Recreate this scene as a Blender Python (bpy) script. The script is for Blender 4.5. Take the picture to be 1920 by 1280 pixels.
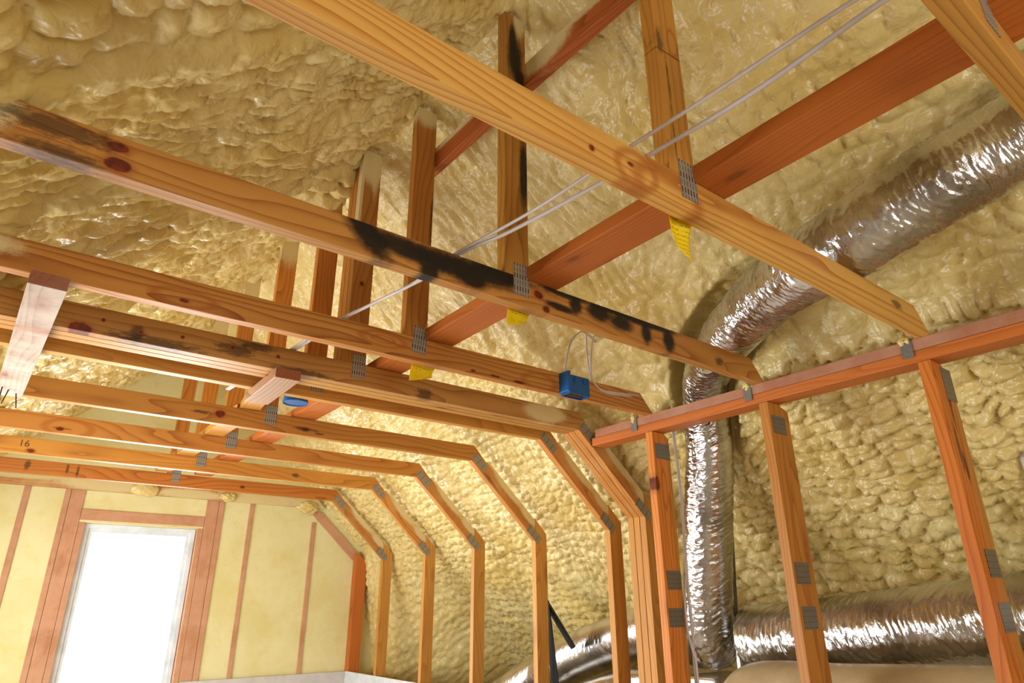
import bpy, bmesh, math, random
import numpy as np
from mathutils import Vector, Matrix
random.seed(7)
for o in list(bpy.data.objects): bpy.data.objects.remove(o)
SC = bpy.context.scene
COL = SC.collection
EYE = 1.73                      # eye height above the subfloor; all z below are given from the eye
# ------------------------------------------------------------------ camera
cam = bpy.data.cameras.new('camera'); cam.sensor_width = 36.0; cam.lens = 36.0*1235.7/1920.0
cam.clip_start = 0.02
co = bpy.data.objects.new('camera', cam); COL.objects.link(co)
R3 = Matrix(((0.79395854, -0.22172964, -0.56609699),
             (-0.60794966, -0.29751372, -0.73612689),
             (-0.00520047, 0.9286127, -0.37101402)))
co.matrix_world = Matrix.Translation((0, 0, EYE)) @ R3.to_4x4()
SC.camera = co
# ------------------------------------------------------------------ view, sky and daylight
SC.view_settings.view_transform = 'Standard'; SC.view_settings.look = 'None'
SC.view_settings.gamma = 1.0; SC.view_settings.use_curve_mapping = False
SC.view_settings.exposure = -0.20
w = bpy.data.worlds.new('sky'); SC.world = w; w.use_nodes = True
bg = w.node_tree.nodes['Background']; bg.inputs[0].default_value = (0.93, 0.97, 1.0, 1); bg.inputs[1].default_value = 3.0
def area(name, loc, aim, sx, sy, power, col):
    l = bpy.data.lights.new(name, 'AREA'); l.shape = 'RECTANGLE'; l.size = sx; l.size_y = sy
    l.energy = power; l.color = col
    o = bpy.data.objects.new(name, l); COL.objects.link(o)
    o.location = (loc[0], loc[1], loc[2]+EYE)
    o.rotation_euler = Vector(aim).to_track_quat('-Z', 'Y').to_euler()
    return o
area('daylight_gable_window', (0.92, 5.97, -0.25), (0.05, -1, 0.12), 0.74, 1.5, 85, (0.90, 0.96, 1.0))
area('daylight_front_window', (0.3, -2.12, -0.1), (0.1, 1, 0.16), 1.9, 1.3, 38, (1.0, 0.96, 0.90))
area('daylight_left_window', (-0.64, 3.5, -0.35), (1, 0.12, 0.42), 2.6, 0.95, 92, (0.95, 0.98, 1.0))

# ------------------------------------------------------------------ materials
def lin(h):
    h = h.lstrip('#'); c = [int(h[i:i+2], 16)/255 for i in (0, 2, 4)]
    return tuple((x/12.92 if x <= .04045 else ((x+.055)/1.055)**2.4) for x in c)+(1,)
class NT:
    def __init__(s, name):
        s.m = bpy.data.materials.new(name); s.m.use_nodes = True
        s.t = s.m.node_tree; s.b = s.t.nodes['Principled BSDF']
    def n(s, typ, **kw):
        nd = s.t.nodes.new(typ)
        for k, v in kw.items(): setattr(nd, k, v)
        return nd
    def l(s, a, b): s.t.links.new(a, b)
    def put(s, sock, v):
        if isinstance(v, bpy.types.NodeSocket): s.l(v, sock)
        else: sock.default_value = v
    def math(s, op, a, b=None, c=None, clamp=False):
        nd = s.n('ShaderNodeMath', operation=op, use_clamp=clamp)
        s.put(nd.inputs[0], a)
        if b is not None: s.put(nd.inputs[1], b)
        if c is not None: s.put(nd.inputs[2], c)
        return nd.outputs[0]
    def mix(s, f, a, b, mode='MIX'):
        nd = s.n('ShaderNodeMix', data_type='RGBA', blend_type=mode)
        s.put(nd.inputs[0], f); s.put(nd.inputs[6], a); s.put(nd.inputs[7], b)
        return nd.outputs[2]
    def ramp(s, f, stops):
        nd = s.n('ShaderNodeValToRGB'); s.put(nd.inputs[0], f)
        cr = nd.color_ramp
        while len(cr.elements) < len(stops): cr.elements.new(0.5)
        for e, (p, c) in zip(cr.elements, stops): e.position = p; e.color = c if len(c) == 4 else tuple(c)+(1,)
        return nd.outputs[0]
    def map(s, v, loc=(0, 0, 0), sc=(1, 1, 1)):
        nd = s.n('ShaderNodeMapping'); s.l(v, nd.inputs[0]); s.put(nd.inputs[1], loc); nd.inputs[3].default_value = sc
        return nd.outputs[0]
    def noise(s, v, scale, detail=2, rough=.5, dist=0):
        nd = s.n('ShaderNodeTexNoise'); s.l(v, nd.inputs['Vector'])
        nd.inputs['Scale'].default_value = scale; nd.inputs['Detail'].default_value = detail
        nd.inputs['Roughness'].default_value = rough; nd.inputs['Distortion'].default_value = dist
        return nd.outputs[0]
    def smooth(s, x, a, b):
        nd = s.n('ShaderNodeMapRange', interpolation_type='SMOOTHSTEP'); s.put(nd.inputs[0], x)
        nd.inputs[1].default_value = a; nd.inputs[2].default_value = b
        return nd.outputs[0]

def wood(name, light='#c48c40', dark='#946024', marks=(), dust=0.0, dustcol='#e3c3a0', grain=1.0, knots=1.0, rough=.5):
    """boards run along local x; marks = (kind, x, z, rx, rz) in local metres"""
    k = NT(name); tc = k.n('ShaderNodeTexCoord'); oi = k.n('ShaderNodeObjectInfo')
    P = tc.outputs['Object']
    off = k.n('ShaderNodeCombineXYZ')
    k.put(off.inputs[0], k.math('MULTIPLY', oi.outputs['Random'], 37.0)); k.put(off.inputs[1], k.math('MULTIPLY', oi.outputs['Random'], 11.0)); k.put(off.inputs[2], k.math('MULTIPLY', oi.outputs['Random'], 5.3))
    va = k.n('ShaderNodeVectorMath', operation='ADD'); k.l(P, va.inputs[0]); k.l(off.outputs[0], va.inputs[1])
    Q = va.outputs[0]
    warp = k.noise(k.map(Q, sc=(1.1, 7, 7)), 1.0, 1.5, .45)
    fine = k.noise(k.map(Q, sc=(6, 260, 260)), 1.0, 2, .6)
    wv = k.n('ShaderNodeTexWave', wave_type='RINGS', rings_direction='X', wave_profile='SAW')
    wd = k.map(Q, sc=(0.22, 6.0, 6.0))
    va2 = k.n('ShaderNodeVectorMath', operation='ADD'); k.l(wd, va2.inputs[0])
    cx = k.n('ShaderNodeCombineXYZ'); k.put(cx.inputs[1], k.math('MULTIPLY', warp, .75)); k.put(cx.inputs[2], k.math('MULTIPLY', warp, .55)); k.l(cx.outputs[0], va2.inputs[1])
    k.l(va2.outputs[0], wv.inputs['Vector']); wv.inputs['Scale'].default_value = 3.3
    wv.inputs['Distortion'].default_value = .8; wv.inputs['Detail'].default_value = 2; wv.inputs['Detail Scale'].default_value = .6
    g = k.math('MULTIPLY', k.math('POWER', wv.outputs['Fac'], 3.5), 0.85*grain)
    tone = k.noise(k.map(Q, sc=(1.0, 5, 5)), 1.3, 2)
    f = k.math('ADD', g, k.math('MULTIPLY', fine, .25), clamp=True)
    col = k.mix(f, lin(light), lin(dark))
    col = k.mix(k.math('MULTIPLY', k.smooth(tone, .45, .75), .35), col, lin(dark))
    # board to board tone
    hs = k.n('ShaderNodeHueSaturation'); k.l(col, hs.inputs['Color'])
    k.put(hs.inputs['Value'], k.math('ADD', k.math('MULTIPLY', oi.outputs['Random'], .16), .92)); col = hs.outputs[0]
    # small knots
    vo = k.n('ShaderNodeTexVoronoi'); k.l(k.map(Q, sc=(3.2, 9, 11)), vo.inputs['Vector']); vo.inputs['Scale'].default_value = .8
    sel = k.math('GREATER_THAN', k.n('ShaderNodeSeparateColor').outputs[0], .5)
    sp = k.t.nodes[-1] if False else None
    sc_ = k.n('ShaderNodeSeparateColor'); k.l(vo.outputs['Color'], sc_.inputs[0])
    pick = k.math('GREATER_THAN', sc_.outputs[0], .62)
    d = vo.outputs['Distance']
    halo = k.math('MULTIPLY', k.math('MULTIPLY', k.math('SUBTRACT', 1.0, k.smooth(d, .10, .26)), pick), .5*knots)
    core = k.math('MULTIPLY', k.math('MULTIPLY', k.math('SUBTRACT', 1.0, k.smooth(d, .05, .10)), pick), .85*knots)
    col = k.mix(halo, col, lin('#8d4517')); col = k.mix(core, col, lin('#3c1509'))
    # marks
    sep = k.n('ShaderNodeSeparateXYZ'); k.l(P, sep.inputs[0])
    nz = k.noise(P, 45, 3, .6); nz2 = k.noise(P, 420, 1, .5); nz3 = k.noise(k.map(P, sc=(.35, 1, 1)), 90, 3, .65)
    for m in marks:
        kind, x, z, rx, rz = m[:5]
        ex = k.math('DIVIDE', k.math('SUBTRACT', sep.outputs[0], x), rx); ez = k.math('DIVIDE', k.math('SUBTRACT', sep.outputs[2], z), rz)
        if len(m) > 5:   # shear: paint strokes leaning along the board
            ez = k.math('ADD', ez, k.math('MULTIPLY', ex, m[5]))
        r = k.math('SQRT', k.math('ADD', k.math('MULTIPLY', ex, ex), k.math('MULTIPLY', ez, ez)))
        if kind == 'paint':
            r2 = k.math('ADD', r, k.math('MULTIPLY', k.math('SUBTRACT', nz, .5), .5))
            r2 = k.math('ADD', r2, k.math('MULTIPLY', k.math('SUBTRACT', nz2, .5), .35))
            fac = k.math('MULTIPLY', k.math('SUBTRACT', 1.0, k.smooth(r2, .52, 1.25)), .97); c = lin('#120c09')
        elif kind == 'smudge':
            r2 = k.math('ADD', r, k.math('MULTIPLY', k.math('SUBTRACT', nz3, .5), 1.7))
            fac = k.math('MULTIPLY', k.math('SUBTRACT', 1.0, k.smooth(r2, .4, 1.1)), .72); c = lin('#2a1a12')
        elif kind == 'foam':
            r2 = k.math('ADD', r, k.math('MULTIPLY', k.math('SUBTRACT', nz2, .5), .5))
            r2 = k.math('ADD', r2, k.math('MULTIPLY', k.math('SUBTRACT', nz, .5), .4))
            fac = k.math('MULTIPLY', k.math('SUBTRACT', 1.0, k.smooth(r2, .65, 1.15)), .93); c = lin('#dac794')
        elif kind == 'ring':
            fac = k.math('MULTIPLY', k.math('SUBTRACT', k.smooth(r, .55, .8), k.smooth(r, .85, 1.1)), .6); c = lin('#a3561c')
        else:
            r2 = k.math('ADD', r, k.math('MULTIPLY', k.math('SUBTRACT', nz, .5), .5))
            ring = k.math('MULTIPLY', k.math('SUBTRACT', 1.0, k.smooth(r2, .9, 1.7)), .55)
            col = k.mix(ring, col, lin('#a0541b'))
            fac = k.math('MULTIPLY', k.math('SUBTRACT', 1.0, k.smooth(r2, .75, 1.0)), .93)
            c = k.mix(k.smooth(nz, .4, .65), lin('#521206'), lin('#7a2408'))
        col = k.mix(fac, col, c)
    ge = k.n('ShaderNodeNewGeometry'); vt = k.n('ShaderNodeVectorTransform', vector_type='NORMAL', convert_from='WORLD', convert_to='OBJECT'); k.l(ge.outputs['Normal'], vt.inputs[0])
    sn = k.n('ShaderNodeSeparateXYZ'); k.l(vt.outputs[0], sn.inputs[0])
    endg = k.math('MULTIPLY', k.smooth(k.math('ABSOLUTE', sn.outputs[0]), .75, .9), .8)      # sawn end grain is darker
    col = k.mix(endg, col, k.mix(fine, lin('#a3501f'), lin('#70300f')))
    if dust:
        dn = k.math('MULTIPLY', k.math('SUBTRACT', 1.0, endg), k.math('MULTIPLY', k.smooth(k.math('ADD', k.math('MULTIPLY', k.noise(P, 7, 4, .65), .8), k.math('MULTIPLY', nz2, .25)), .50-dust*.3, .85-dust*.3), min(1, dust*1.1)))
        col = k.mix(dn, col, lin(dustcol))
    k.l(col, k.b.inputs['Base Color']); k.b.inputs['Roughness'].default_value = rough
    k.b.inputs['Specular IOR Level'].default_value = .35
    bp = k.n('ShaderNodeBump'); bp.inputs['Strength'].default_value = .18; bp.inputs['Distance'].default_value = .002
    k.l(k.math('ADD', fine, k.math('MULTIPLY', wv.outputs['Fac'], .5)), bp.inputs['Height']); k.l(bp.outputs[0], k.b.inputs['Normal'])
    return k.m

def foam_mat(name, a='#e5d090', b='#d7bb6e', rough=.30, bump=1.0, flat=False, spots=True):
    k = NT(name); tc = k.n('ShaderNodeTexCoord'); P = tc.outputs['Object']
    n1 = k.noise(P, 2.2, 4, .6); n2 = k.noise(P, 14, 3, .6)
    col = k.mix(k.smooth(n1, .35, .68), lin(a), lin(b))
    col = k.mix(k.math('MULTIPLY', k.smooth(n2, .5, .75), .35), col, lin('#c9ae68' if not flat else '#d9c468'))
    k.l(col, k.b.inputs['Base Color'])
    k.b.inputs['Specular IOR Level'].default_value = .62 if not flat else .3
    k.put(k.b.inputs['Roughness'], k.math('ADD', k.math('MULTIPLY', k.noise(P, 3, 2), .25), rough-.1))
    if not flat:
        vo = k.n('ShaderNodeTexVoronoi', feature='DISTANCE_TO_EDGE'); vo.inputs['Scale'].default_value = 34
        wn = k.n('ShaderNodeVectorMath', operation='ADD')
        nn = k.n('ShaderNodeTexNoise'); k.l(P, nn.inputs['Vector']); nn.inputs['Scale'].default_value = 12; nn.inputs['Detail'].default_value = 2
        sc1 = k.n('ShaderNodeVectorMath', operation='SCALE'); k.l(nn.outputs['Color'], sc1.inputs[0]); sc1.inputs[3].default_value = .09
        k.l(P, wn.inputs[0]); k.l(sc1.outputs[0], wn.inputs[1]); k.l(wn.outputs[0], vo.inputs['Vector'])
        h = k.math('ADD', k.smooth(vo.outputs['Distance'], 0, .35), k.math('MULTIPLY', k.noise(P, 60, 2, .5), .15))
    else:
        h = k.math('ADD', k.noise(P, 9, 4, .6), k.math('MULTIPLY', k.noise(P, 60, 3, .6), .3))
    bp = k.n('ShaderNodeBump'); bp.inputs['Strength'].default_value = (.27 if not flat else .3)*bump; bp.inputs['Distance'].default_value = .006 if not flat else .012
    k.l(h, bp.inputs['Height']); k.l(bp.outputs[0], k.b.inputs['Normal'])
    return k.m

def plain(name, hexc, rough=.5, metal=0.0, bump=0, spec=.5, scale=60):
    k = NT(name); tc = k.n('ShaderNodeTexCoord'); P = tc.outputs['Object']
    n1 = k.noise(P, 8, 3, .6)
    c = lin(hexc); c2 = tuple(x*.8 for x in c[:3])+(1,)
    k.l(k.mix(k.smooth(n1, .35, .75), c, c2), k.b.inputs['Base Color'])
    k.b.inputs['Roughness'].default_value = rough; k.b.inputs['Metallic'].default_value = metal; k.b.inputs['Specular IOR Level'].default_value = spec
    if bump:
        bp = k.n('ShaderNodeBump'); bp.inputs['Strength'].default_value = bump; bp.inputs['Distance'].default_value = .004
        k.l(k.noise(P, scale, 3, .6), bp.inputs['Height']); k.l(bp.outputs[0], k.b.inputs['Normal'])
    return k.m

def gang_mat(name, base='#a79f92', rowh=0.020, colw=0.0100):
    """galvanised toothed plate: rows of pressed slots; plate lies in local x (width) / z (height)"""
    k = NT(name); tc = k.n('ShaderNodeTexCoord'); sep = k.n('ShaderNodeSeparateXYZ'); k.l(tc.outputs['Object'], sep.inputs[0])
    u = k.math('FRACT', k.math('DIVIDE', sep.outputs[0], colw)); v = k.math('FRACT', k.math('DIVIDE', sep.outputs[2], rowh))
    row = k.math('FLOOR', k.math('DIVIDE', sep.outputs[2], rowh))
    grp = k.math('LESS_THAN', k.math('MODULO', k.math('ADD', row, 1000.0), 2.0), .5)
    su = k.math('LESS_THAN', k.math('ABSOLUTE', k.math('SUBTRACT', u, .5)), .17)
    sv = k.math('LESS_THAN', k.math('ABSOLUTE', k.math('SUBTRACT', v, .5)), .40)
    s = k.math('MULTIPLY', su, sv)
    s2 = k.math('MULTIPLY', s, k.math('ADD', k.math('MULTIPLY', grp, .4), .6))
    n = k.noise(tc.outputs['Object'], 60, 3, .6)
    col = k.mix(n, lin(base), tuple(x*.75 for x in lin(base)[:3])+(1,))
    k.l(k.mix(s2, col, lin('#2a221b')), k.b.inputs['Base Color'])
    k.b.inputs['Metallic'].default_value = .25
    k.b.inputs['Roughness'].default_value = .42
    bp = k.n('ShaderNodeBump'); bp.inputs['Strength'].default_value = .9; bp.inputs['Distance'].default_value = .002; bp.invert = True
    k.l(s, bp.inputs['Height']); k.l(bp.outputs[0], k.b.inputs['Normal'])
    return k.m

def foil_mat(name, tint='#d2d2d4', rough=.13):
    k = NT(name); tc = k.n('ShaderNodeTexCoord'); P = tc.outputs['Object']
    k.l(k.mix(k.smooth(k.noise(P, 5, 3), .4, .7), lin(tint), lin('#a5a19e')), k.b.inputs['Base Color'])
    k.b.inputs['Metallic'].default_value = 1.0
    k.put(k.b.inputs['Roughness'], k.math('ADD', k.math('MULTIPLY', k.noise(P, 20, 3), .16), rough-.06))
    bp = k.n('ShaderNodeBump'); bp.inputs['Strength'].default_value = .35; bp.inputs['Distance'].default_value = .003
    k.l(k.noise(P, 130, 3, .7), bp.inputs['Height']); k.l(bp.outputs[0], k.b.inputs['Normal'])
    return k.m

# ------------------------------------------------------------------ helpers
def link(name, me, mat=None, parent=None, M=None):
    o = bpy.data.objects.new(name, me); COL.objects.link(o)
    if mat: me.materials.append(mat)
    if parent is not None:
        o.parent = parent
        pm = parent['_m'] if False else parent.matrix_basis
        o.matrix_basis = pm.inverted() @ M if M is not None else Matrix()
    elif M is not None: o.matrix_basis = M
    return o
def tag(o, label=None, cat=None, group=None, kind=None):
    if label: o['label'] = label
    if cat: o['category'] = cat
    if group: o['group'] = group
    if kind: o['kind'] = kind
    return o
def empty(name, x, y, z, rz=0):
    o = bpy.data.objects.new(name, None); COL.objects.link(o); o.empty_display_size = .05
    o.matrix_basis = Matrix.Translation((x, y, z+EYE)) @ Matrix.Rotation(rz, 4, 'Z')
    return o
def poly_mesh(name, pts, y0, y1, bev=.0018):
    """prism: outline pts (x,z) in the local x/z plane, swept y0..y1"""
    bm = bmesh.new()
    a = [bm.verts.new((p[0], y0, p[1])) for p in pts]; b = [bm.verts.new((p[0], y1, p[1])) for p in pts]
    bm.faces.new(a); bm.faces.new(b[::-1]); n = len(pts)
    for i in range(n): bm.faces.new((a[i], b[i], b[(i+1) % n], a[(i+1) % n]))
    bmesh.ops.recalc_face_normals(bm, faces=bm.faces)
    if bev: bmesh.ops.bevel(bm, geom=bm.edges[:], offset=bev, segments=2, profile=.5, affect='EDGES')
    me = bpy.data.meshes.new(name); bm.to_mesh(me); bm.free()
    return me
def frame(x, y, z, dx, dz):
    """matrix whose local x runs along (dx,0,dz) in the truss plane, local y stays world y"""
    d = Vector((dx, 0, dz)).normalized(); n = Vector((-d.z, 0, d.x))
    M = Matrix(((d.x, 0, n.x, x), (0, 1, 0, y), (d.z, 0, n.z, z+EYE), (0, 0, 0, 1)))
    return M
def board_pts(name, pts, y0, y1, mat, parent=None, along=(1, 0), origin=None, yaw=None, bev=.0018):
    """board in an x/z plane given by world outline; grain along `along`"""
    o0 = origin or pts[0]
    M = frame(o0[0], y0, o0[1], along[0], along[1]); inv = M.inverted()
    loc = [inv @ Vector((p[0], y0, p[1]+EYE)) for p in pts]
    me = poly_mesh(name, [(v.x, v.z) for v in loc], 0, y1-y0, bev)
    return link(name, me, mat, parent, M)
def beam(name, p0, p1, w, h, mat, parent=None, up=(0, 0, 1), bev=.002):
    """box from p0 to p1 (axis), w = width across, h = height along up; grain along the axis"""
    a = Vector((p0[0], p0[1], p0[2]+EYE)); b = Vector((p1[0], p1[1], p1[2]+EYE))
    d = (b-a); L = d.length; d.normalize(); u = Vector(up); s = u.cross(d).normalized(); u = d.cross(s)
    M = Matrix(((d.x, s.x, u.x, a.x), (d.y, s.y, u.y, a.y), (d.z, s.z, u.z, a.z), (0, 0, 0, 1)))
    me = poly_mesh(name, [(0, -h/2), (L, -h/2), (L, h/2), (0, h/2)], -w/2, w/2, bev)
    return link(name, me, mat, parent, M)
def catmull(P, step):
    P = [Vector(p) for p in P]; Q = [P[0]*2-P[1]]+P+[P[-1]*2-P[-2]]; out = []
    for i in range(1, len(Q)-2):
        n = max(2, int((Q[i+1]-Q[i]).length/step))
        for j in range(n):
            t = j/n; a, b, c, d = Q[i-1], Q[i], Q[i+1], Q[i+2]
            out.append(.5*((2*b)+(c-a)*t+(2*a-5*b+4*c-d)*t*t+(3*b-a-3*c+d)*t**3))
    out.append(P[-1]); return out
def tube(name, P, rad, mat, parent=None, step=.02, seg=10, disp=None, smooth=True, org=None):
    pts = catmull(P, step); n = len(pts)
    org = Vector(org or P[0])
    X = np.array([tuple(p) for p in pts]); T = np.gradient(X, axis=0); T /= np.linalg.norm(T, axis=1)[:, None]
    nrm = np.cross(T[0], (0, 0, 1.)); 
    if np.linalg.norm(nrm) < .1: nrm = np.cross(T[0], (1., 0, 0))
    nrm /= np.linalg.norm(nrm); N = [nrm]
    for i in range(1, n):
        v = N[-1]-T[i]*np.dot(N[-1], T[i]); N.append(v/np.linalg.norm(v))
    N = np.array(N); B = np.cross(T, N)
    s = np.concatenate([[0], np.cumsum(np.linalg.norm(np.diff(X, axis=0), axis=1))])
    ph = np.linspace(0, 2*np.pi, seg, endpoint=False)
    r = np.full((n, seg), 1.0)*(rad if np.isscalar(rad) else np.array([rad(t/s[-1]) for t in s])[:, None])
    if disp is not None: r = r + disp(s[:, None]+0*ph[None], ph[None]+0*s[:, None])
    V = X[:, None]+r[..., None]*(np.cos(ph)[None, :, None]*N[:, None]+np.sin(ph)[None, :, None]*B[:, None])
    V = V.reshape(-1, 3)-np.array(tuple(org))
    i = np.arange(n-1)[:, None]*seg; j = np.arange(seg)[None]; j2 = (j+1) % seg
    F = np.stack([i+j, i+j2, i+seg+j2, i+seg+j], -1).reshape(-1, 4).tolist()
    F.append(list(range(seg))[::-1]); F.append([(n-1)*seg+q for q in range(seg)])
    me = bpy.data.meshes.new(name); me.from_pydata(V.tolist(), [], F); me.update()
    if smooth: me.polygons.foreach_set('use_smooth', [True]*len(me.polygons))
    return link(name, me, mat, parent, Matrix.Translation((org.x, org.y, org.z+EYE)))
# numpy noise
def _h(ix, iy, k):
    v = (ix.astype(np.int64)*73856093) ^ (iy.astype(np.int64)*19349663) ^ (k*83492791)
    v = (v ^ (v >> 13))*1274126177 & 0x7fffffff
    v = (v ^ (v >> 16)) & 0xffffff
    return v/float(0xffffff)
def vnoise(x, y, k=0):
    ix = np.floor(x); iy = np.floor(y); fx = x-ix; fy = y-iy; fx = fx*fx*(3-2*fx); fy = fy*fy*(3-2*fy)
    a = _h(ix, iy, k); b = _h(ix+1, iy, k); c = _h(ix, iy+1, k); d = _h(ix+1, iy+1, k)
    return (a*(1-fx)+b*fx)*(1-fy)+(c*(1-fx)+d*fx)*fy
def fbm(x, y, k=0, o=3):
    s = 0; a = .5
    for i in range(o): s = s+a*vnoise(x*2**i+i*17.3, y*2**i-i*9.1, k+i); a *= .5
    return s/(1-.5**o)
def worley(x, y, k=0):
    ix = np.floor(x); iy = np.floor(y); best = np.full(x.shape, 9.0); sec = np.full(x.shape, 9.0)
    for dx in (-1, 0, 1):
        for dy in (-1, 0, 1):
            cx = ix+dx; cy = iy+dy
            px = cx+.15+.7*_h(cx, cy, k); py = cy+.15+.7*_h(cx, cy, k+5)
            d = np.sqrt((x-px)**2+(y-py)**2)
            sec = np.minimum(sec, np.maximum(best, d)); best = np.minimum(best, d)
    return best, sec
def sst(x, a, b):
    t = np.clip((x-a)/(b-a), 0, 1); return t*t*(3-2*t)

# ------------------------------------------------------------------ material library
W = dict(
    pine=wood('pine_wood'),
    pine_far=wood('pine_wood_far', '#cf9444', '#a5682a', grain=.7),
    fir=wood('red_fir_wood', '#c46e2e', '#9c5018', knots=.5, grain=.7),
    stud=wood('stud_wood', '#c58538', '#a05e20', knots=.4),
    dusty=wood('dusty_wood', '#bf8a60', '#9c5f3c', dust=.7, dustcol='#cf9d7c', knots=.6, grain=.5, rough=.75),
    plate=wood('top_plate_dusty', '#a5684a', '#8c4f36', dust=.6, dustcol='#b88e76', knots=.3, grain=.3, rough=.8),
    chord=wood('foamed_chord_wood', '#cb883e', '#9c581f', marks=(('foam', .30, .080, .16, .035), ('foam', .52, .07, .09, .03), ('foam', .12, .088, .08, .015)), dust=.25, dustcol='#d9bd82'),
    pale=wood('pale_weathered_board', '#b49a86', '#8f705a', marks=(('knot', .36, 0, .03, .02), ('smudge', .12, .02, .04, .02), ('smudge', .62, .02, .05, .02)), knots=.8, dust=.4, dustcol='#dccdbf', rough=.6),
)
FOAM = foam_mat('spray_foam')
FOAMFLAT = foam_mat('trimmed_foam', '#e4dba6', '#dacd8c', rough=.6, flat=True)
GANG = gang_mat('galvanised_tooth_plate'); GANGD = gang_mat('toothed_plate_dark', '#8b8173', .009, .009)
GALV = plain('galvanised_steel', '#8f8f8c', .4, .8, .4)
FOIL = foil_mat('crinkled_foil'); FOIL2 = foil_mat('smooth_foil', '#dcd8d4', .22)

# ------------------------------------------------------------------ duct routes (needed by the foam that bulges around them)
D1 = [(1.93, -.25, 1.19), (1.941, .12, 1.171), (1.952, .336, 1.151), (1.902, .548, 1.087), (1.881, .80, 1.013), (1.975, 1.019, 1.029), (2.111, 1.251, 1.036),
      (2.274, 1.504, 1.013), (2.394, 1.684, .957), (2.500, 1.786, .852), (2.567, 1.844, .646), (2.645, 1.957, .302), (2.716, 2.053, .004), (2.755, 2.086, -.13), (2.83, 2.11, -.20)]
D2 = [(2.95, .2, .00), (2.90, .72, -.03), (2.85, 1.051, -.069), (2.85, 1.511, -.12), (2.85, 1.80, -.148), (2.85, 1.93, -.155)]
D3 = [(2.66, .35, -.30), (2.65, .97, -.315), (2.65, 1.41, -.335), (2.65, 1.78, -.35), (2.70, 1.93, -.46)]
D4 = [(3.04, 2.35, -.17), (3.07, 2.62, -.14), (3.1, 2.882, -.165), (3.1, 3.292, -.272), (3.08, 3.70, -.43), (3.05, 4.2, -.66)]
TH = math.atan(.906); CT = math.cos(TH); ST = math.sin(TH); XR = 1.05; ZR = 1.965
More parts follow.
